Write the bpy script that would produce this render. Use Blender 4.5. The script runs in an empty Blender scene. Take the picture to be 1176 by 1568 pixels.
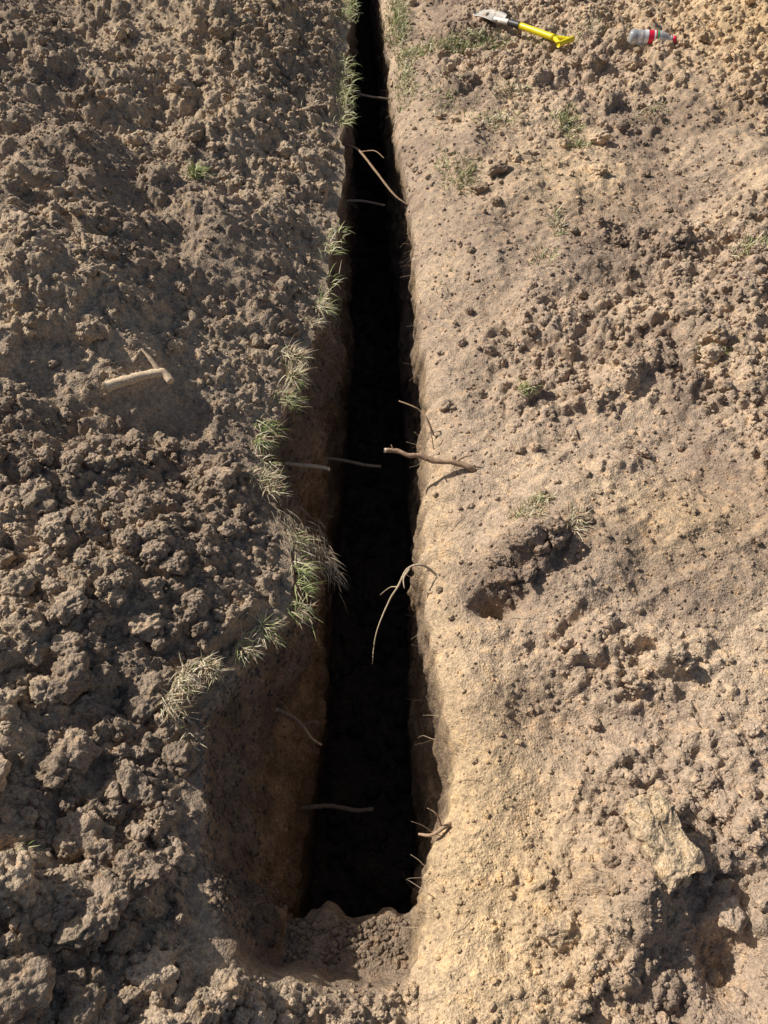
import bpy, math, random
import numpy as np
from mathutils import Vector, noise as mnoise
random.seed(5); rng=np.random.default_rng(11)
scene=bpy.context.scene
# ------------------------------------------------------------ noise helpers
def hsh(ix,iy,seed):
    a=(ix.astype(np.int64)*374761393+iy.astype(np.int64)*668265263+seed*1442695041)&0xFFFFFFFF
    a=((a^(a>>13))*1274126177)&0xFFFFFFFF
    a=((a^(a>>15))*2246822519)&0xFFFFFFFF
    a=a^(a>>16)
    return a.astype(np.float64)/4294967296.0
def vn(x,y,seed=0):
    x,y=np.broadcast_arrays(np.asarray(x,float),np.asarray(y,float))
    ix=np.floor(x);iy=np.floor(y);fx=x-ix;fy=y-iy
    fx=fx*fx*(3-2*fx);fy=fy*fy*(3-2*fy)
    a=hsh(ix,iy,seed);b=hsh(ix+1,iy,seed);c=hsh(ix,iy+1,seed);d=hsh(ix+1,iy+1,seed)
    return ((a*(1-fx)+b*fx)*(1-fy)+(c*(1-fx)+d*fx)*fy)*2-1
def fbm(x,y,seed=0,o=4,g=.5):
    s=0;a=1
    for i in range(o):
        s=s+a*vn(x*2**i+i*7.3,y*2**i+i*3.1,seed+i);a*=g
    return s
def bumps(x,y,cell,dens,seed):
    gx=x/cell+.35*vn(x/cell*1.7,y/cell*1.7,seed+50)+.15*vn(x/cell*4.1,y/cell*4.1,seed+53)
    gy=y/cell+.35*vn(x/cell*1.7,y/cell*1.7,seed+51)+.15*vn(x/cell*4.1,y/cell*4.1,seed+54)
    ix=np.floor(gx);iy=np.floor(gy);out=np.zeros_like(gx)
    for i in (-1,0,1):
        for j in (-1,0,1):
            cx=ix+i;cy=iy+j
            px=cx+hsh(cx,cy,seed);py=cy+hsh(cx,cy,seed+1)
            r=(.3+.45*hsh(cx,cy,seed+2))*np.clip((dens-hsh(cx,cy,seed+3))*4,0,1)
            d2=(gx-px)**2+(gy-py)**2
            out=np.maximum(out,np.sqrt(np.maximum(r*r-d2,0)))
    return out*cell
def sst(a,b,x):
    t=np.clip((x-a)/(b-a),0,1);return t*t*(3-2*t)
def g2(x,y,cx,cy,rx,ry=None):
    ry=ry or rx
    return np.exp(-((x-cx)/rx)**2-((y-cy)/ry)**2)
# ------------------------------------------------------------ trench outline
LY=[.0,.2,.38,.52,.66,.74,.82,.92,1.06,1.2,1.36,1.5,1.67,1.85,2.05,2.45,3.44,5,9]
LX=[-.28,-.29,-.33,-.37,-.39,-.36,-.31,-.25,-.24,-.26,-.32,-.36,-.29,-.25,-.20,-.172,-.172,-.2,-.355]
def XL(y):
    b=np.interp(y,LY,LX)
    return b+.018*vn(y*7,0*y+.5,3)+.014*vn(y*19,0*y+.5,4)+.005*vn(y*60,0*y+.5,5)
def XR(y):
    b=np.interp(y,[.0,.2,.3,.43,.53,.62,.86,1.1,1.29,1.76,2.45,3.44,5,9],[.03,.05,.085,.10,.155,.155,.125,.11,.11,.143,.124,.07,-.01,-.2])
    return b+.009*vn(y*7,0*y+.5,6)+.014*vn(y*22,0*y+.5,7)+.007*vn(y*60,0*y+.5,8)
def XLb(y): return np.interp(y,[.2,.583,2.06,3.39,4.75,9],[-.21,-.195,-.150,-.150,-.182,-.34])
def XRb(y): return np.interp(y,[.2,.583,2.06,3.39,4.75,9],[.06,.085,.085,.035,-.02,-.21])
def fade(x,y):
    r=np.maximum(np.maximum(np.abs(x)-3.2,0),np.maximum(y-6.5,-1.2-y))
    return np.exp(-np.maximum(r,0)/1.2)
def cloddens(x,y):
    left=np.maximum(sst(.0,.08,XL(y)-x),.85*sst(.20,.13,y))
    p=.5+.5*fbm(x*1.9,y*1.9,70,2)
    l=.32+.65*p+.3*g2(x,y,-.75,.7,.5,.55)
    smooth_l=g2(x,y,-.50,2.3,.30,.5)+g2(x,y,-.62,1.52,.35,.16)
    l=l*(1-.7*np.clip(smooth_l,0,1))
    e=x-XR(y)
    r=(.10+.85*sst(-.15,.5,fbm(x*1.7+3,y*1.7,71,3)))*sst(.08,.5,e)+.5*sst(3.0,4.1,y)*sst(.3,.8,x)+.35*g2(x,y,.62,.45,.22)+.5*g2(x,y,.38,1.1,.13,.09)
    r=r+.03
    return np.clip(np.where(x<XR(y)-.02,l*left,r),0,1)
def H(x,y):
    x=np.asarray(x,float);y=np.asarray(y,float)
    d=XL(y)-x;e=x-XR(y)
    isl=d>=0
    dd=np.maximum(d,0);ee=np.maximum(e,0)
    lip=.05+.05*sst(.9,.5,y)+.02*vn(y*4,0*y,31)
    A=.37+.05*vn(y*.8,0*y,30)
    mound=A*(1-np.exp(-(dd/.50)**1.2))*(1-sst(1.9,3.2,dd)*.9)
    mound=mound+(.070*fbm(x*2.1,y*2.1,21,3)+.026*fbm(x*6,y*6,24,3))*sst(.03,.3,dd)
    zl=lip+mound
    zr=.0-.060*np.exp(-(ee/.05)**1.1)+.085*sst(-.1,1.0,ee)+(.036*fbm(x*1.7+5,y*1.7,26,3)+.020*fbm(x*6,y*6,28,4))*sst(0,.25,ee)
    zr=zr+.012*(1-np.abs(fbm((x+.6*y)*3.2,(y-.5*x)*5.5,170,3)))**3*sst(.1,.4,ee)
    zr=zr+.06*sst(1.2,2.3,x)*sst(2.4,4.2,y)
    zr=zr+.065*g2(x,y,.36,1.16,.09,.06)-.10*g2(x,y,.285,.995,.05,.03)
    zr=zr+.10*g2(x,y,.47,.31,.10,.10)-.08*g2(x,y,.64,.22,.05,.06)+.03*g2(x,y,.2,.75,.2,.25)
    mid=np.clip(-d/np.maximum(XR(y)-XL(y),.01),0,1)
    z=np.where(isl,zl,np.where(e>=0,zr,(lip*(1-mid)**1.6+(-.05)*(1-(1-mid)**1.6))))
    D=cloddens(x,y)
    b=bumps(x,y,.115,D*.7,101)*.62
    b=np.maximum(b,bumps(x,y,.055,D*1.0,111)*.74)
    b=b+bumps(x,y,.028,.15+D*.9,121)*.68*(.4+.6*sst(0,.3,D))
    b=b+bumps(x,y,.013,.40+D*.6,131)*.6*(.5+.5*sst(0,.3,D))
    f=.0032*fbm(x*40,y*40,141,3)
    f=f+.006*np.abs(vn((x*.5+y)*11,(x-y*.3)*3.2,150))*isl*sst(1.5,2.5,y)
    f=f-.009*sst(.6,.9,vn(x*13,y*13,160))*(~isl)
    fa=fade(x,y)
    return (z+b)*fa+f
gx_=np.arange(-3.2,3.2,.01);gy_=np.arange(-.6,6.2,.01)
HG=H(*np.meshgrid(gx_,gy_,indexing='ij'))
def hz(x,y):
    a=(x+3.2)/.01;b=(y+.6)/.01
    i=int(min(max(a,0),len(gx_)-2));j=int(min(max(b,0),len(gy_)-2));u=a-i;v=b-j
    return float((HG[i,j]*(1-u)+HG[i+1,j]*u)*(1-v)+(HG[i,j+1]*(1-u)+HG[i+1,j+1]*u)*v)
yt_=np.arange(-1,10,.005);XLT=XL(yt_);XRT=XR(yt_)
xlf=lambda y:float(np.interp(y,yt_,XLT));xrf=lambda y:float(np.interp(y,yt_,XRT))
# ------------------------------------------------------------ soil colour (albedo)
def mix(a,b,t):
    t=np.asarray(t)[...,None];return a*(1-t)+b*t
C=lambda *v:np.array(v,float)
def soilcol(x,y):
    xr=np.ravel(x);yr=np.ravel(y)
    n=fbm(xr*2.3,yr*2.3,201,4);n2=fbm(xr*7,yr*7,205,3)
    L=mix(C(.36,.280,.207)[None],C(.52,.408,.292)[None],sst(-.6,.8,n+.4*n2))
    R=mix(C(.49,.378,.278)[None],C(.60,.462,.325)[None],sst(-.5,.7,n+.3*n2))
    R=mix(R,C(.33,.25,.19)[None],.85*sst(.1,.75,fbm(xr*2.7+9,yr*2.7,215,4)))
    R=mix(R,C(.70,.515,.30)[None],.75*np.clip(g2(xr,yr,.20,.38,.20,.42)+g2(xr,yr,1.9,4.2,.6,.9)+.5*g2(xr,yr,.7,2.9,.3,.3)+.6*g2(xr,yr,.75,1.2,.2,.15)+.5*g2(xr,yr,.14,1.2,.06,.5),0,1))
    R=mix(R,C(.22,.165,.13)[None],.85*np.clip(g2(xr,yr,.31,1.06,.12,.08)+.7*g2(xr,yr,.5,1.15,.15,.08)+.5*g2(xr,yr,.45,2.55,.22,.2),0,1))
    L=mix(L,C(.57,.44,.29)[None],.8*np.clip(g2(xr,yr,-.75,4.6,.5,1.2),0,1))
    L=mix(L,C(.52,.41,.29)[None],.5*sst(.25,0,XL(yr)-xr)*sst(1.9,2.6,yr))
    t=sst(-.05,.1,xr-(XL(yr)*.3+XR(yr)*.7))
    t=np.maximum(t,.6*sst(.30,.12,yr)*sst(-.35,-.05,xr))
    c=mix(L,R,t)
    return c.reshape(np.shape(x)+(3,))
# ------------------------------------------------------------ materials
def newmat(name):
    m=bpy.data.materials.new(name);m.use_nodes=True
    nt=m.node_tree;b=nt.nodes['Principled BSDF'];return m,nt,b
def soilmat(name):
    m,nt,b=newmat(name);N=nt.nodes.new;Lk=nt.links.new
    at=N('ShaderNodeAttribute');at.attribute_name='Col'
    tc=N('ShaderNodeTexCoord')
    def nz(s,d=4,r=.6):
        n=N('ShaderNodeTexNoise');n.inputs['Scale'].default_value=s;n.inputs['Detail'].default_value=d;n.inputs['Roughness'].default_value=r
        Lk(tc.outputs['Object'],n.inputs['Vector']);return n
    n1=nz(34,2,.65);n4=nz(120,3,.85)
    def mr(src,a,bv,c,d):
        r=N('ShaderNodeMapRange');r.inputs[1].default_value=a;r.inputs[2].default_value=bv;r.inputs[3].default_value=c;r.inputs[4].default_value=d
        Lk(src,r.inputs[0]);return r.outputs[0]
    def mth(op,a,bb):
        k=N('ShaderNodeMath');k.operation=op
        Lk(a,k.inputs[0])
        if isinstance(bb,float):k.inputs[1].default_value=bb
        else:Lk(bb,k.inputs[1])
        return k.outputs[0]
    f=mth('MULTIPLY',mr(n1.outputs[0],.3,.7,.78,1.2),mr(n4.outputs[0],.35,.65,.66,1.3))
    vm=N('ShaderNodeVectorMath');vm.operation='SCALE';Lk(at.outputs['Color'],vm.inputs[0]);Lk(f,vm.inputs['Scale'])
    mx=N('ShaderNodeMix');mx.data_type='RGBA';mx.blend_type='MULTIPLY'
    Lk(mr(n1.outputs[0],.52,.68,0,.65),mx.inputs[0]);Lk(vm.outputs[0],mx.inputs[6]);mx.inputs[7].default_value=(1.10,.99,.82,1)
    Lk(mx.outputs[2],b.inputs['Base Color'])
    b.inputs['Roughness'].default_value=.95;b.inputs['Specular IOR Level'].default_value=.1
    vo=N('ShaderNodeTexVoronoi');vo.inputs['Scale'].default_value=190;Lk(tc.outputs['Object'],vo.inputs['Vector'])
    h=mth('SUBTRACT',n4.outputs[0],mth('MULTIPLY',vo.outputs['Distance'],.35))
    b1=N('ShaderNodeBump');b1.inputs['Strength'].default_value=1;b1.inputs['Distance'].default_value=.0065;Lk(h,b1.inputs['Height'])
    Lk(b1.outputs[0],b.inputs['Normal'])
    return m
SOIL=soilmat('soil')
def colmat(name,rough=.8,spec=.2,var=.15,scale=120):
    m,nt,b=newmat(name);N=nt.nodes.new;Lk=nt.links.new
    at=N('ShaderNodeAttribute');at.attribute_name='Col';tc=N('ShaderNodeTexCoord')
    n=N('ShaderNodeTexNoise');n.inputs['Scale'].default_value=scale;n.inputs['Detail'].default_value=3;Lk(tc.outputs['Object'],n.inputs['Vector'])
    r=N('ShaderNodeMapRange');r.inputs[1].default_value=.3;r.inputs[2].default_value=.7;r.inputs[3].default_value=1-var;r.inputs[4].default_value=1+var;Lk(n.outputs[0],r.inputs[0])
    vm=N('ShaderNodeVectorMath');vm.operation='SCALE';Lk(at.outputs['Color'],vm.inputs[0]);Lk(r.outputs[0],vm.inputs['Scale']);Lk(vm.outputs[0],b.inputs['Base Color'])
    b.inputs['Roughness'].default_value=rough;b.inputs['Specular IOR Level'].default_value=spec
    bp=N('ShaderNodeBump');bp.inputs['Strength'].default_value=.4;bp.inputs['Distance'].default_value=.001;Lk(n.outputs[0],bp.inputs['Height']);Lk(bp.outputs[0],b.inputs['Normal'])
    return m
GRASS=colmat('grass_blades',.6,.2,.15,60);WOOD=colmat('root_bark',.85,.15,.3,180)
def plain(name,col,rough=.5,metal=0,spec=.5,var=.12,scale=60,trans=0):
    m,nt,b=newmat(name);N=nt.nodes.new;Lk=nt.links.new
    tc=N('ShaderNodeTexCoord');n=N('ShaderNodeTexNoise');n.inputs['Scale'].default_value=scale;n.inputs['Detail'].default_value=5;Lk(tc.outputs['Object'],n.inputs['Vector'])
    mx=N('ShaderNodeMix');mx.data_type='RGBA';Lk(n.outputs[0],mx.inputs[0])
    mx.inputs[6].default_value=tuple(c*(1-var) for c in col)+(1,);mx.inputs[7].default_value=tuple(min(1,c*(1+var)) for c in col)+(1,)
    Lk(mx.outputs[2],b.inputs['Base Color']);b.inputs['Roughness'].default_value=rough;b.inputs['Metallic'].default_value=metal
    b.inputs['Transmission Weight'].default_value=trans
    return m
# ------------------------------------------------------------ mesh helper
def mkmesh(name,V,F,col=None,mat=None,smooth=True,parent=None):
    V=np.asarray(V,float);F=np.asarray(F)
    me=bpy.data.meshes.new(name)
    k=F.shape[1];me.vertices.add(len(V));me.vertices.foreach_set('co',V.astype(np.float32).ravel())
    me.loops.add(F.size);me.loops.foreach_set('vertex_index',F.astype(np.int32).ravel())
    me.polygons.add(len(F));me.polygons.foreach_set('loop_start',np.arange(0,F.size,k,dtype=np.int32))
    me.polygons.foreach_set('loop_total',np.full(len(F),k,dtype=np.int32))
    me.polygons.foreach_set('use_smooth',np.full(len(F),smooth))
    me.update(calc_edges=True)
    if col is not None:
        a=me.color_attributes.new('Col','FLOAT_COLOR','POINT')
        c=np.ones((len(V),4),np.float32);c[:,:3]=col;a.data.foreach_set('color',c.ravel())
    if mat:me.materials.append(mat)
    ob=bpy.data.objects.new(name,me);scene.collection.objects.link(ob)
    if parent:ob.parent=parent
    return ob
# ------------------------------------------------------------ terrain grid
def grow(a,b,s0,k):
    v=[a];
    while v[-1]<b:v.append(v[-1]+s0+k*abs(v[-1]-a))
    return v
ys=grow(.0,5.5,.0036,.0013)
far=[5.5]
while far[-1]<60:far.append(far[-1]+.015+(far[-1]-5.5)*.13)
near=[0]
while near[-1]>-40:near.append(near[-1]-(.012+(-near[-1])*.1))
extra=list(np.linspace(.335,.405,16))
ys=np.array(sorted(set(near[1:]+ys+far[1:]+extra)))
dl=grow(0,2.7,.0038,.0017)
while dl[-1]<60:dl.append(dl[-1]+.02+(dl[-1]-2.7)*.14)
dl=np.array(dl)
NW,NF=76,50
Y=ys[:,None]
xl=XL(ys)[:,None];xr=XR(ys)[:,None]
Xl=xl-dl[None,::-1];Yl=np.broadcast_to(Y,Xl.shape);Zl=H(Xl,Yl)
Xr=xr+dl[None,:];Yr=np.broadcast_to(Y,Xr.shape);Zr=H(Xr,Yr)
w=np.linspace(0,1,NW+1)[None,:]
zlip=Zl[:,-1:];zlipr=Zr[:,:1]
def floorz(x,y):
    ye=y+.016*vn(x*16,x*0,301)+.009*vn(x*50,x*0,302)
    yn=y+.016*vn(x*6,x*0,303)+.007*vn(x*30,x*0,304)-.14*(x+.06)**2*6+.012
    z=np.interp(yn,[.17,.235,.33],[0,-.155,-.19])+np.interp(ye,[.33,.352,.372,.392],[0,-.05,-.31,-.53])
    z=z+np.interp(ye,[9,10],[0,.72])*(z<-.5)
    return z,np.interp(yn,[.17,.225],[0,1])*np.interp(ye,[9,10],[1,0])
def sx(a,b):return a*(1-w)+b*w
xlb=XLb(ys)[:,None];xrb=XRb(ys)[:,None]
wf=np.linspace(0,1,NF+1)[None,1:-1];x2=xlb*(1-wf)+xrb*wf;x3=(sx(xr,xrb))[:,::-1]
wx=.62*w**.75+.38*w
x1=xl*(1-wx)+xlb*wx
XS=np.concatenate([x1[:,1:],x2,x3[:,:-1]],1);YS=np.broadcast_to(Y,XS.shape).copy()
fz,op=floorz(XS,YS)
prof=np.concatenate([w[:,1:],np.ones_like(wf),w[:,::-1][:,:-1]],1)
prof=np.broadcast_to(prof,XS.shape)
isL=np.broadcast_to(np.arange(XS.shape[1])[None,:]<NW+NF//2,XS.shape)
lipz=np.where(isL,zlip,zlipr)
profz=np.where(isL,prof**1.15,prof**.9)
hmid=H(XS,YS)
zt=lipz*(1-profz)+(fz)*profz
floorb=bumps(XS,YS,.09,.5,311)*.45+bumps(XS,YS,.035,.6,315)*.5+.006*fbm(XS*20,YS*20,317,3)
floorb=np.where(YS<.34,floorb*.45,floorb)
zt=zt+floorb*sst(.85,1,prof)
ZS=hmid*(1-op)+zt*op
win=np.sin(np.pi*np.clip(prof,0,1))**.6*(prof<1)*op
dx=(.024*fbm(YS*3.2,ZS*7,321,3)+.010*fbm(YS*16,ZS*16,325,4)+bumps(YS,ZS,.06,.45,333)*.45+bumps(YS,ZS,.03,.6,329)*.45+bumps(YS,ZS,.014,.6,336)*.5)*win
XS=XS+np.where(isL,dx-.004*op,-dx*.7)
ZS=ZS+.012*fbm(YS*9,XS*20,339,3)*win
YS=YS+.006*fbm(XS*22,ZS*22,331,2)*op
P=np.concatenate([np.stack([Xl,Yl,Zl],-1),np.stack([XS,YS,ZS],-1),np.stack([Xr,Yr,Zr],-1)],1)
cg=soilcol(P[...,0],P[...,1])
nL=Xl.shape[1];nS=XS.shape[1]
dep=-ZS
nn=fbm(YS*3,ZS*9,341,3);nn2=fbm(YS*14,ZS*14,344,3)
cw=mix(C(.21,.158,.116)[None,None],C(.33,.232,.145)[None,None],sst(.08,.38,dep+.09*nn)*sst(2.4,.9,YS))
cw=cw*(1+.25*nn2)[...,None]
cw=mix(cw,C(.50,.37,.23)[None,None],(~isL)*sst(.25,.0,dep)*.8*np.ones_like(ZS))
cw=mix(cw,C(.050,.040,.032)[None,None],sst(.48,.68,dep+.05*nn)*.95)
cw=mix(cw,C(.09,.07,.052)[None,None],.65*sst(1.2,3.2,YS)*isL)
cs=cg[:,nL:nL+nS]
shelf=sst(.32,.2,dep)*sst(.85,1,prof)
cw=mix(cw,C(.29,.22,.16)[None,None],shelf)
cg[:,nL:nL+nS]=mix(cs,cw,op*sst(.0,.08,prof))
nr,nc=P.shape[:2]
idx=np.arange(nr*nc).reshape(nr,nc)
Q=np.stack([idx[:-1,:-1],idx[:-1,1:],idx[1:,1:],idx[1:,:-1]],-1)
strip=np.zeros((nr-1,nc-1),bool)
rm=(ys[:-1]>.15)&(ys[:-1]<10.2)
strip[np.ix_(rm,np.arange(nL-1,nL+nS))]=True
def sub(mask,name):
    q=Q[mask];u,inv=np.unique(q,return_inverse=True)
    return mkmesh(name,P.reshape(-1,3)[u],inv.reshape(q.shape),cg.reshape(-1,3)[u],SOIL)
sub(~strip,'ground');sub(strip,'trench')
# ------------------------------------------------------------ clods
import bmesh
def protos(sub_,n,seed,rough):
    out=[]
    for k in range(n):
        bm=bmesh.new();bmesh.ops.create_icosphere(bm,subdivisions=sub_,radius=1)
        off=Vector((seed+k*13.7,k*5.1,2.2*k))
        for v in bm.verts:
            p=v.co.copy()
            d=1+.42*mnoise.noise(p*1.1+off)+.26*mnoise.noise(p*2.4+off)+rough*mnoise.noise(p*5+off)
            if sub_>3:
                d+=rough*1.5*(.45-mnoise.voronoi(p*2.6+off)[0][0])+rough*.8*(.4-mnoise.voronoi(p*6+off)[0][0])
            v.co=p*d
        V=np.array([v.co[:] for v in bm.verts]);F=np.array([[q.index for q in f.verts] for f in bm.faces]);bm.free();out.append((V,F))
    return out
def scatter(name,prot,xs,ys_,sz,zs=None,emb=.25,tint=None):
    n=len(xs);z=H(xs,ys_) if zs is None else zs
    c=soilcol(xs,ys_) if tint is None else tint
    c=c*rng.uniform(.8,1.2,(n,1))
    Vs=[];Fs=[];Cs=[];o=0
    pick=rng.integers(0,len(prot),n)
    for k,(V,F) in enumerate(prot):
        s=np.where(pick==k)[0]
        if len(s)==0:continue
        m=len(s)
        q=rng.normal(size=(m,4));q/=np.linalg.norm(q,axis=1)[:,None];a,b,c_,d=q.T
        R=np.stack([1-2*(c_*c_+d*d),2*(b*c_-a*d),2*(b*d+a*c_),2*(b*c_+a*d),1-2*(b*b+d*d),2*(c_*d-a*b),2*(b*d-a*c_),2*(c_*d+a*b),1-2*(b*b+c_*c_)],-1).reshape(m,3,3)
        sc=sz[s][:,None]*rng.uniform(.7,1.25,(m,3))
        W=np.einsum('mij,mvj->mvi',R,V[None]*sc[:,None,:])
        W[...,2]*=.8
        W+=np.stack([xs[s],ys_[s],z[s]+sz[s]*emb],-1)[:,None,:]
        Vs.append(W.reshape(-1,3));Fs.append((F[None]+(np.arange(m)*len(V))[:,None,None]+o).reshape(-1,3));o+=m*len(V)
        Cs.append(np.repeat(c[s],len(V),0))
    return (np.concatenate(Vs),np.concatenate(Fs),np.concatenate(Cs))
def sample(n,base=.03,pw=1.6):
    ox=[];oy=[];t=0
    while t<n:
        m=n*4
        y=5.6*rng.random(m)**1.25-.05;x=rng.uniform(-1,1,m)*(.75+.46*np.maximum(y,0))
        d=cloddens(x,y)**pw+base
        inside=(x>XL(y)-.012)&(x<XR(y)+.006)&(y>.15)
        k=(rng.random(m)<d)&~inside
        ox.append(x[k]);oy.append(y[k]);t+=k.sum()
    return np.concatenate(ox)[:n],np.concatenate(oy)[:n]
P5=protos(5,6,1.0,.14);P4=protos(4,8,40.,.17);P3=protos(3,12,80.,.22);P2=protos(2,12,120.,.2)
B=[]
X,Yc=sample(190,.0,2);B.append(scatter('a',P5,X,Yc,rng.uniform(.015,.036,190)*(1+.25*(X<0)),emb=.15))
n=110;yy=rng.uniform(.05,1.45,n);xx=xlf(.6)-.03-rng.random(n)*(.25+.4*yy);k=(xx<np.array([xlf(v) for v in yy])-.03);xx=xx[k];yy=yy[k]
B.append(scatter('a2',P5,xx,yy,rng.uniform(.014,.034,len(xx)),emb=.3))
X,Yc=sample(1900,.035);B.append(scatter('b',P4,X,Yc,rng.uniform(.007,.018,1900)*(.85+.12*np.maximum(Yc,0)),emb=.3))
X,Yc=sample(10000,.10);B.append(scatter('c',P3,X,Yc,rng.uniform(.003,.0085,10000)*(.85+.15*np.maximum(Yc,0)),emb=.3))
X,Yc=sample(34000,.25,1.);B.append(scatter('d',P2,X,Yc,rng.uniform(.0013,.004,34000)*(.85+.3*np.maximum(Yc,0)),emb=.3))
L=[(-.55,.40,.045),(-.62,.28,.05),(-.47,.25,.035),(-.50,.66,.035),(-.63,.70,.05),(-.60,.55,.04),(-.72,.45,.05),(-.66,.9,.042),(-.52,.84,.03),(-.38,.18,.03),(-.46,.12,.04),(-.42,.33,.03),(-.49,.50,.038),(-.55,.15,.045),
   (-.12,.10,.012),(-.22,.13,.022),(-.27,.17,.026),(-.17,.125,.016),(-.31,.12,.028),(-.24,.10,.016),(-.06,.13,.010),(.34,1.12,.03),(.31,1.06,.028),(.29,1.10,.022),(.36,1.05,.024),(.33,1.03,.018),(.42,1.15,.026),(.27,1.055,.018),(.39,1.10,.02),(.30,1.03,.016),(.48,1.12,.02),(.66,.30,.03),(.72,.20,.035),(.62,.2,.025),(.72,.42,.022),(.68,.52,.02),(1.0,1.85,.05),(1.08,1.78,.045),(.95,1.95,.035),(1.35,1.8,.055),(.98,1.78,.03),(.45,2.95,.04),(.38,2.88,.032),(.43,2.75,.025),(.85,2.95,.03),(.9,3.2,.035),(.62,3.9,.03),(.5,4.0,.03),
   (.34,1.95,.022),(.38,1.90,.018),(.40,1.97,.016),(.43,1.50,.016),(.55,1.55,.022),(.72,1.45,.02),(.60,2.1,.025),(.66,2.05,.018),(.29,2.15,.018),(.50,2.2,.018)]
L=np.array(L);B.append(scatter('e',P5,L[:,0],L[:,1],L[:,2],emb=.25))
n=500;yy=rng.uniform(.42,5,n);xx=XLb(yy)+rng.random(n)*(XRb(yy)-XLb(yy))
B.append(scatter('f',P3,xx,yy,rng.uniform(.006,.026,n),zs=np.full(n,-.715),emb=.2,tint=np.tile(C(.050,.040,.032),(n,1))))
n=500;yy=rng.uniform(.235,.33,n);xx=rng.uniform(-.20,.06,n)
B.append(scatter('g',P3,xx,yy,rng.uniform(.0015,.007,n),zs=floorz(xx,yy)[0],emb=.3,tint=np.tile(C(.29,.22,.16),(n,1))))
m=2600;ri=rng.integers(np.searchsorted(ys,.26),np.searchsorted(ys,2.4),m);ci=(rng.random(m)**1.6*NW*.75).astype(int)
B.append(scatter('h',P3,XS[ri,ci],YS[ri,ci],rng.uniform(.0015,.0065,m),zs=ZS[ri,ci],emb=.1,tint=cg[:,nL:nL+nS][ri,ci]*1.05))
m=900;ri=rng.integers(np.searchsorted(ys,.03),np.searchsorted(ys,.19),m);ci=rng.integers(0,nS,m)
B.append(scatter('i',P3,XS[ri,ci],YS[ri,ci],rng.uniform(.0015,.008,m),zs=ZS[ri,ci],emb=.2,tint=cg[:,nL:nL+nS][ri,ci]))
o=0;Fa=[]
for v,f,c in B:Fa.append(f+o);o+=len(v)
mkmesh('soil_clods',np.concatenate([b[0] for b in B]),np.concatenate(Fa),np.concatenate([b[2] for b in B]),SOIL)
# clay slab
bm=bmesh.new();bmesh.ops.create_cube(bm,size=1);bmesh.ops.subdivide_edges(bm,edges=bm.edges,cuts=44,use_grid_fill=True)
for v in bm.verts:
    p=v.co.copy();r=(abs(p.x*2)**4+abs(p.y*2)**4)**.25
    v.co=Vector((p.x*.085,p.y*.165,p.z*.05*(1-.25*max(0,r-.6))))
    k=1-.25*max(0,r-.7)+.35*mnoise.noise(p*2.2+Vector((4,2,7)))
    v.co.x*=k;v.co.y*=k
    q=v.co*1.0
    v.co+=Vector((mnoise.noise(q*35),mnoise.noise(q*35+Vector((9,0,0))),mnoise.noise(q*28+Vector((0,9,0)))*1.3))*.010
    v.co+=Vector((mnoise.noise(q*90+Vector((3,0,0))),mnoise.noise(q*90),mnoise.noise(q*90+Vector((0,5,0)))+.6*mnoise.noise(q*200)))*.004
V=np.array([v.co[:] for v in bm.verts]);F=np.array([[q.index for q in f.verts] for f in bm.faces]);bm.free()
slab=mkmesh('clay_slab',V,F,np.tile(C(.58,.45,.30),(len(V),1)),SOIL)
slab.location=(.535,.415,hz(.535,.415)+.046);slab.rotation_euler=(.15,-.12,math.radians(25))
# ------------------------------------------------------------ tubes (roots, sticks)
def tube(pts,r0,r1,col,tip=None,sides=8,seg=6,wob=.15):
    pts=[Vector(p) for p in pts];pp=[]
    n=len(pts)
    for i in range(n-1):
        a=pts[max(i-1,0)];b=pts[i];c=pts[i+1];d=pts[min(i+2,n-1)]
        for s in range(seg):
            t=s/seg;pp.append(.5*((2*b)+(c-a)*t+(2*a-5*b+4*c-d)*t*t+(3*b-a-3*c+d)*t**3))
    pp.append(pts[-1]);V=[];F=[];Cc=[];m=len(pp)
    sd=Vector((random.random()*50,0,0))
    for i,p in enumerate(pp):
        d=(pp[min(i+1,m-1)]-pp[max(i-1,0)]).normalized()
        u=d.cross(Vector((0,0,1)));u=u.normalized() if u.length>.01 else Vector((1,0,0));v=d.cross(u)
        t=i/(m-1);r=r0*(1-t)+r1*t
        for k in range(sides):
            a=2*math.pi*k/sides;q=u*math.cos(a)+v*math.sin(a)
            V.append((p+q*r*(1+wob*2*mnoise.noise(p*60+q*.7+sd)))[:])
            cc=np.array(col);
            if tip is not None and (t<.04):cc=np.array(tip)
            Cc.append(cc)
    for i in range(m-1):
        for k in range(sides):
            F.append((i*sides+k,i*sides+(k+1)%sides,(i+1)*sides+(k+1)%sides,(i+1)*sides+k))
    for e,base in ((0,0),(m-1,(m-1)*sides)):
        ci=len(V);V.append(pp[e][:]);Cc.append(np.array(tip if tip is not None and e==0 else col))
        for k in range(sides):F.append((ci,base+k,base+(k+1)%sides,base+(k+1)%sides))
    return V,F,Cc
def tubes(name,lst,mat=WOOD):
    V=[];F=[];Cc=[];o=0
    for t in lst:
        v,f,c=t;V+=v;F+=[tuple(i+o for i in q) for q in f];Cc+=c;o+=len(v)
    me=bpy.data.meshes.new(name);me.from_pydata(V,[],[tuple(dict.fromkeys(q)) for q in F]);me.update()
    a=me.color_attributes.new('Col','FLOAT_COLOR','POINT');c=np.ones((len(V),4),np.float32);c[:,:3]=np.array(Cc);a.data.foreach_set('color',c.ravel())
    me.polygons.foreach_set('use_smooth',np.ones(len(me.polygons),bool));me.materials.append(mat)
    ob=bpy.data.objects.new(name,me);scene.collection.objects.link(ob);return ob
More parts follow.
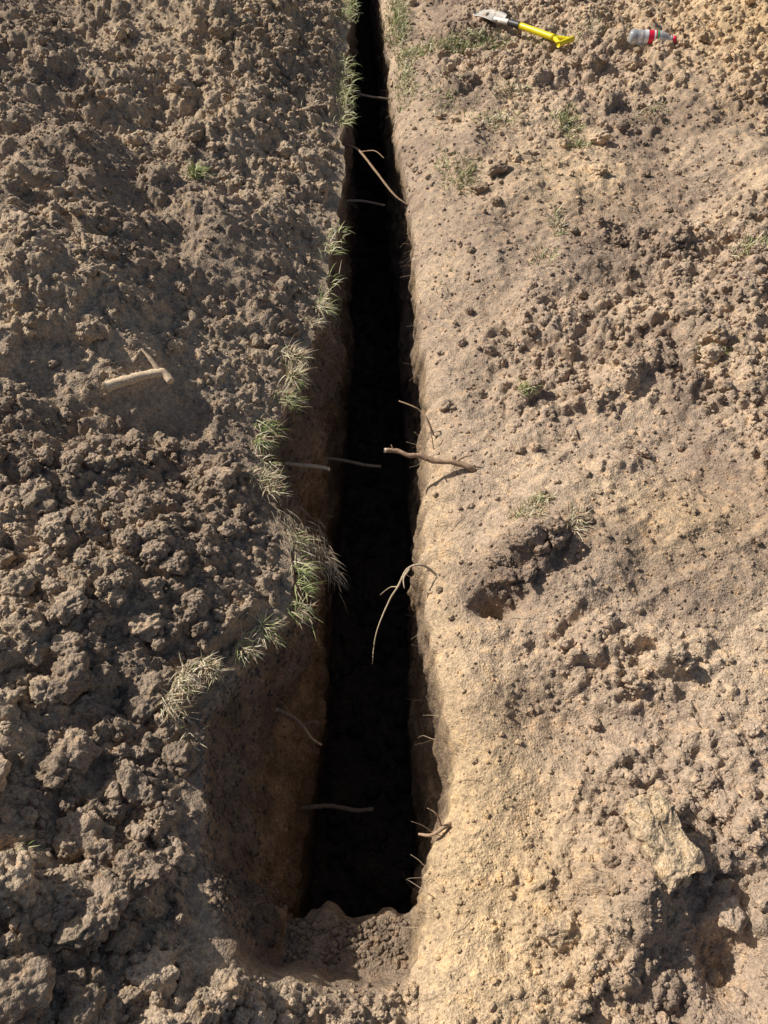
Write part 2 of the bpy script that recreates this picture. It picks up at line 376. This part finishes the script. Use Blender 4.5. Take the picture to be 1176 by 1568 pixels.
BR=(.38,.26,.17);LT=(.80,.66,.48);TAN=(.56,.44,.30);DK=(.18,.13,.09)
tubes('broken_stick',[tube([(.0,1.475,.045),(.035,1.474,.044),(.07,1.462,.038),(.105,1.462,.036),(.14,1.452,.028),(.20,1.445,.026),(.245,1.43,.018),(.27,1.42,-.005)],.0062,.0088,BR,LT,10,6,.22),
   tube([(.20,1.445,.026),(.225,1.455,.04),(.245,1.452,.05)],.004,.002,BR),
   tube([(.03,1.47,.04),(.02,1.485,.058)],.003,.0015,BR),tube([(.12,1.455,.032),(.115,1.44,.045)],.003,.0015,BR)])
tubes('tree_root',[tube([(.15,1.60,-.03),(.13,1.63,.01),(.11,1.655,.02),(.09,1.665,.03),(.045,1.69,.03)],.0035,.0018,BR,LT),tube([(.15,1.55,-.05),(.14,1.58,.0),(.135,1.6,.02)],.002,.001,BR)])
tubes('tree_root',[tube([(.14,1.10,-.03),(.10,1.115,.0),(.06,1.10,.005),(.035,1.055,-.01),(.012,1.03,-.04),(-.02,.96,-.08),(-.03,.90,-.13)],.0038,.0010,TAN,LT),
    tube([(.065,1.10,.005),(.05,1.075,.0),(.052,1.05,-.01)],.003,.001,(.6,.5,.36)),tube([(.035,1.055,-.01),(.015,1.06,-.02),(-.01,1.05,-.04)],.0015,.0006,TAN)])
tubes('tree_root',[tube([(-.20,3.35,-.02),(-.12,3.28,.0),(-.04,3.12,-.01),(.04,2.98,-.04),(.10,2.93,-.06)],.006,.0035,BR),tube([(-.1,3.25,0),(-.04,3.2,.03),(0,3.1,.05)],.003,.001,BR)])
tubes('tree_root',[tube([(-.27,.80,-.18),(-.215,.77,-.18),(-.18,.73,-.19),(-.155,.72,-.21)],.005,.003,BR,TAN),tube([(-.2,.76,-.18),(-.17,.76,-.16),(-.16,.75,-.15)],.0025,.001,BR)])
tubes('tree_root',[tube([(-.24,.66,-.52),(-.15,.67,-.53),(-.08,.66,-.535),(-.03,.665,-.54)],.0065,.0055,(.25,.2,.15),(.4,.32,.24))])
tubes('tree_root',[tube([(-.165,1.53,-.10),(-.2,1.54,-.10),(-.33,1.55,-.09)],.006,.006,TAN,(.75,.65,.5)),])
tubes('tree_root',[tube([(-.24,1.79,-.33),(-.14,1.79,-.35),(-.07,1.77,-.35),(-.01,1.77,-.36)],.006,.005,(.3,.25,.2),TAN)])
tubes('tree_root',[tube([(-.20,3.1,-.14),(-.1,3.12,-.15),(.005,3.1,-.16)],.006,.004,(.3,.25,.2),TAN)])
tubes('tree_root',[tube([(-.22,4.0,-.05),(-.1,3.97,-.08),(0,3.98,-.1),(.08,4.0,-.12)],.006,.004,(.3,.25,.2),TAN)])
tubes('tree_root',[tube([(.17,.50,-.06),(.13,.475,-.03),(.10,.46,-.04),(.075,.47,-.07)],.006,.003,BR,TAN),tube([(.12,.475,-.03),(.11,.49,0),(.09,.5,.01)],.003,.001,BR)])
bx_,by_=-.655,1.56
zb=max(hz(bx_+i*.01,by_+j*.01) for i in range(-8,9) for j in range(-3,3))+.008
tubes('broken_branch',[tube([(bx_-.085,by_-.035,zb),(bx_-.03,by_-.015,zb+.006),(bx_+.02,by_+.0,zb+.010),(bx_+.06,by_+.008,zb+.01),(bx_+.085,by_-.015,zb)],.0145,.010,(.68,.53,.36),(.90,.76,.55),12,6,.16),
   tube([(bx_+.055,by_+.008,zb+.01),(bx_+.030,by_+.035,zb+.03),(bx_-.0,by_+.065,zb+.045)],.010,.002,(.50,.38,.26),None,8)])
H_=[]
for i in range(260):
    y=.25+4.6*random.random()**1.4;left=random.random()<.6
    x=xlf(y) if left else xrf(y);sgn=1 if left else -1
    z=(.02 if left else -.04)-random.random()**2*.3
    m_=min(1,-min(z,0)/.7);x=x*(1-m_)+float(XLb(y) if left else XRb(y))*m_
    l=random.uniform(.02,.09);a=random.uniform(-1,1)
    p=[(x-sgn*.02,y,z)];q=Vector(p[0]);d=Vector((sgn,a,random.uniform(-.3,.5))).normalized()
    for k in range(3):
        q=q+d*l/3;d=(d+Vector((random.uniform(-.4,.4),random.uniform(-.4,.4),random.uniform(-.6,.1)))).normalized();p.append(q[:])
    c=random.choice([TAN,BR,DK,(.5,.4,.27)])
    H_.append(tube(p,random.uniform(.0005,.0014),.0003,c,None,4,3))
for i in range(110):
    y=.3+4.4*random.random()**1.3;x=random.choice([-1,1])*random.random()*(.6+.4*y)
    if xlf(y)-.03<x<xrf(y)+.03:continue
    q=Vector((x,y,hz(x,y)+.006));a=random.uniform(0,6.3);p=[q[:]]
    for k in range(3):
        a+=random.uniform(-.6,.6);q=q+Vector((math.cos(a),math.sin(a),0))*random.uniform(.01,.025);q.z=hz(q.x,q.y)+.006;p.append(q[:])
    H_.append(tube(p,.0010,.0004,random.choice([TAN,BR,(.5,.4,.27)]),None,4,3))
tubes('hair_roots',H_)
# ------------------------------------------------------------ grass
GV=[];GF=[];GC=[]
def blade(p,d,l,wd,col,droop):
    o=len(GV);q=Vector(p);d=Vector(d).normalized();s=d.cross(Vector((0,0,1)));s=s.normalized() if s.length>.05 else Vector((1,0,0))
    s=(s+Vector((random.uniform(-.5,.5),random.uniform(-.5,.5),random.uniform(-.5,.5)))).normalized()
    for k in range(5):
        t=k/4;ww=wd*(1-t*.92)*(.75+.6*t*(1-t)*2)
        GV.append((q-s*ww)[:]);GV.append((q+s*ww)[:])
        c=np.array(col)*(.75+.4*t);GC.append(c);GC.append(c)
        q=q+d*l/4;d=(d+Vector((0,0,-droop))+Vector((random.uniform(-.12,.12),random.uniform(-.12,.12),0))).normalized()
    for k in range(4):GF.append((o+2*k,o+2*k+1,o+2*k+3,o+2*k+2))
GR=[(.17,.23,.06),(.28,.34,.11),(.42,.46,.19),(.56,.57,.30)];DR=[(.74,.66,.46),(.84,.76,.56),(.56,.44,.28),(.40,.29,.18)]
def tuft(x,y,rx,ry,n,l,green,bias=(0,0,.6),dz=.0,droop=.25,wk=1.):
    n=int(n)
    for i in range(n):
        a=random.uniform(0,6.28);r=random.random()**.8
        px=x+rx*r*math.cos(a);py=y+ry*r*math.sin(a)
        e=xlf(py)-px
        pz=hz(min(px,xlf(py)-.004),py)-max(0,-e)*.8 if (px<xrf(py) and py>.2) else hz(px,py)
        pz+=dz-.004
        d=(bias[0]+random.uniform(-.9,.9),bias[1]+random.uniform(-.9,.9),bias[2]+random.uniform(-.3,.3))
        c=random.choice(GR if random.random()<green else DR);k=random.uniform(.75,1.2)
        blade((px,py,pz),d,l*random.uniform(.35,1.25),wk*random.uniform(.0008,.0016)*(1+.3*y),[v*k for v in c],droop*random.uniform(.3,1.8))
rt=(.75,-.35,.3)
for (y,dx_,n,l,g,up) in [(2.08,-.01,160,.05,.2,.01),(2.0,-.02,40,.045,.2,.01),(1.82,-.02,190,.055,.15,.02),(1.75,-.015,200,.058,.2,.02),(1.67,-.01,90,.05,.45,.01),(1.58,-.01,70,.05,.65,0),(1.52,.0,120,.05,.65,0),(1.46,.01,30,.045,.4,0),
    (1.36,-.01,170,.05,.12,.02),(1.31,.0,70,.045,.12,.02),(1.16,.02,50,.045,.5,0),(1.09,.02,80,.05,.7,0),(1.03,.02,40,.05,.6,0),(.96,.02,60,.05,.6,0),(.88,-.0,150,.05,.35,.02),(.83,-.01,90,.045,.3,.02),(.77,-.04,100,.042,.1,.03),(.72,-.05,210,.042,.05,.035),(.67,-.04,130,.038,.05,.03),(.62,-.02,30,.03,.1,.02)]:
    b_=(rt[0]-.25*(up>.01),rt[1],rt[2]+.35*(up>.01))
    tuft(xlf(y)+dx_,y+random.uniform(-.01,.01),random.uniform(.018,.038),random.uniform(.016,.03),n,l,g,b_,.004+up,.22)
for k in range(560):
    y=random.gauss(1.19,.05);x=xlf(y)+random.uniform(-.03,.12);z=.06-max(0,(x-xlf(y)))*1.0+random.uniform(-.02,.015)
    blade((x,y,z),(.5+random.uniform(-.6,.5),-.8+random.uniform(-.5,.5),-.2+random.uniform(-.4,.5)),random.uniform(.02,.06),.0009,random.choice([(.46,.36,.24),(.34,.25,.16),(.24,.17,.11),(.56,.46,.32),(.62,.54,.38)]),.25)
for k in range(480):
    y=2.1+3.3*random.random()**.8;x=xlf(y)+random.uniform(-.03,.02)
    if vn(np.array(y*3.),np.array(.3),88)<(.0 if y<3.3 else -.5):continue
    for j in range(3):
        blade((x+random.uniform(-.02,.02),y+random.uniform(-.02,.02),hz(min(x,xlf(y)-.004),y)+.01),(.6+random.uniform(-.7,.5),random.uniform(-.8,.5),.55),random.uniform(.02,.065),.0022,random.choice(GR[1:]+DR[:2]+GR[2:]),.3)
for (x,y,rx,ry,n,l,g) in [(.07,4.7,.07,.4,1000,.045,.55),(.10,4.0,.06,.35,500,.04,.55),(.36,4.25,.30,.09,1400,.04,.6),(.57,3.65,.09,.06,160,.04,.2),(.78,3.35,.07,.12,330,.04,.6),(.8,3.15,.05,.05,120,.04,.6),(.34,2.98,.06,.12,260,.045,.45),(.50,3.4,.12,.12,300,.035,.3),
    (1.26,2.35,.07,.05,220,.05,.4),(.62,2.55,.03,.10,140,.045,.1),(.55,2.35,.05,.08,80,.04,.3),(.43,1.73,.03,.025,90,.035,.7),(.37,1.24,.05,.035,240,.03,.12),(.41,1.28,.04,.02,110,.03,.35),(.49,1.2,.025,.035,110,.035,.12),(.25,3.1,.05,.2,160,.035,.5),(.98,1.80,.05,.04,110,.04,.45),(1.25,1.9,.07,.04,110,.04,.3),(.9,4.2,.2,.1,260,.04,.4),(.2,2.3,.08,.2,60,.03,.2),(.3,3.7,.15,.3,360,.03,.45),(1.15,3.4,.1,.1,120,.03,.3),
    (-.65,2.56,.03,.03,130,.05,.98),(-.30,3.4,.08,.3,40,.03,.3),(-.62,.36,.01,.02,12,.03,.9),(-.80,2.75,.05,.05,10,.03,.2)]:
    tuft(x,y,rx,ry,n,l,g,(.2,-.1,.7),.006)
mkmesh('grass',GV,GF,np.array(GC),GRASS,False)
# ------------------------------------------------------------ shovel
def lathe(name,prof,mat,parent,sides=20):
    V=[];F=[]
    for (z,r) in prof:
        for k in range(sides):
            a=2*math.pi*k/sides;V.append((r*math.cos(a),r*math.sin(a),z))
    for i in range(len(prof)-1):
        for k in range(sides):F.append((i*sides+k,i*sides+(k+1)%sides,(i+1)*sides+(k+1)%sides,(i+1)*sides+k))
    return mkmesh(name,V,F,None,mat,True,parent)
YEL=plain('yellow_plastic',(.85,.70,.01),.35);STL=plain('shovel_steel',(.62,.58,.52),.55,.2,.5,.25,30);BLK=plain('black_grip',(.03,.03,.03),.5)
sh=bpy.data.objects.new('shovel',None);scene.collection.objects.link(sh)
V=[];F=[];NU,NV=20,12
for i in range(NU+1):
    t=i/NU;hw=.066*(min(1,(t*3.2)**.55))*(1-.10*t)
    if t>.93:hw*=1-.5*(t-.93)/.07
    for j in range(NV+1):
        s=j/NV*2-1
        V.append((-.19+.19*t,hw*s,.018*s*s*(.4+t)+.012*math.sin(t*3)-.004))
for i in range(NU):
    for j in range(NV):
        a=i*(NV+1)+j;F.append((a,a+1,a+NV+2,a+NV+1))
bl=mkmesh('blade',V,F,None,STL,True,sh);md=bl.modifiers.new('s','SOLIDIFY');md.thickness=.003
def rod(name,a,b,r0,r1,mat):
    v,f,c=tube([a,tuple((Vector(a)+Vector(b))/2),b],r0,r1,(1,1,1),None,14,4,0)
    me=bpy.data.meshes.new(name);me.from_pydata(v,[],[tuple(dict.fromkeys(q)) for q in f]);me.materials.append(mat)
    me.polygons.foreach_set('use_smooth',np.ones(len(me.polygons),bool));o=bpy.data.objects.new(name,me);scene.collection.objects.link(o);o.parent=sh;return o
rod('socket',(-.05,0,.008),(.06,0,.02),.017,.014,STL);rod('collar',(.055,0,.02),(.13,0,.024),.0165,.0165,BLK)
rod('shaft',(.12,0,.024),(.36,0,.028),.0155,.0155,YEL)
rod('yoke_a',(.355,0,.028),(.425,.042,.03),.012,.009,YEL);rod('yoke_b',(.355,0,.028),(.425,-.042,.03),.012,.009,YEL)
rod('grip',(.425,-.055,.03),(.425,.055,.03),.0125,.0125,YEL)
sx_,sy_=.60,4.40
zs=[hz(sx_+t*math.cos(-.86),sy_+t*math.sin(-.86)) for t in (-.15,0,.1,.2,.3,.42)]
sh.location=(sx_,sy_,max(zs)-.005);sh.rotation_euler=(0,math.radians(-1),-.86)
# ------------------------------------------------------------ bottle
CLR=plain('clear_plastic',(.85,.90,.94),.10,0,.5,.03,40,.6)
RED=plain('red_label',(.80,.02,.06),.35);WH=plain('white_label',(.85,.85,.85),.4);GN=plain('green_label',(.05,.4,.12),.4)
bt=bpy.data.objects.new('plastic_bottle',None);scene.collection.objects.link(bt)
R=.033
lathe('body',[(0,.0),(0,.018),(.004,.027),(.012,.032),(.03,R),(.036,.0305),(.042,R),(.052,.0305),(.058,R),(.068,R-.001),(.135,R-.001),(.142,R),(.155,.031),(.17,.026),(.185,.018),(.195,.0135),(.212,.0130)],CLR,bt,28)
lathe('label',[(.0685,R+.0003),(.11,R+.0006),(.134,R+.0003)],RED,bt,28)
lathe('label_band',[(.068,R+.0012),(.086,R+.0012)],WH,bt,28)
lathe('label_stripe',[(.112,R+.0012),(.120,R+.0012)],WH,bt,28)
lathe('label_edge',[(.126,R+.0012),(.134,R+.0012)],GN,bt,28)
lathe('neck_ring',[(.196,.0135),(.197,.017),(.200,.017),(.201,.0135)],CLR,bt)
lathe('cap',[(.203,.0142),(.203,.0152),(.218,.0152),(.221,.0135),(.221,0)],RED,bt)
bx,by=1.17,4.05
bt.location=(bx,by,max(hz(bx+t,by) for t in (0,.05,.1,.15,.2))+.022);bt.rotation_euler=(0,math.radians(91),math.radians(-6))
# ------------------------------------------------------------ light
SAZ=math.radians(28);SEL=math.radians(38.5)
Ld=Vector((math.cos(SAZ)*math.cos(SEL),-math.sin(SAZ)*math.cos(SEL),-math.sin(SEL)))
sl=bpy.data.lights.new('sun','SUN');sl.energy=5;sl.angle=math.radians(.5);sl.color=(1,.93,.84)
so=bpy.data.objects.new('sun',sl);scene.collection.objects.link(so);so.rotation_euler=Ld.to_track_quat('-Z','Y').to_euler()
W=bpy.data.worlds.new('World');scene.world=W;W.use_nodes=True;nt=W.node_tree
sk=nt.nodes.new('ShaderNodeTexSky');sk.sky_type='NISHITA';sk.sun_disc=False;sk.sun_elevation=SEL;sk.sun_rotation=math.atan2(-Ld.x,-Ld.y);sk.dust_density=3
bg=nt.nodes['Background'];bg.inputs[1].default_value=.07;nt.links.new(sk.outputs[0],bg.inputs[0])
scene.view_settings.view_transform='Standard';scene.view_settings.look='None';scene.view_settings.exposure=0
# ------------------------------------------------------------ camera
cam=bpy.data.cameras.new('camera');co=bpy.data.objects.new('camera',cam);scene.collection.objects.link(co)
cam.sensor_fit='VERTICAL';cam.sensor_height=32;cam.lens=32*1178/1568;cam.clip_end=500;cam.clip_start=.02
co.location=(0,0,1.65);co.rotation_euler=(math.radians(90-52),0,0)
scene.camera=co
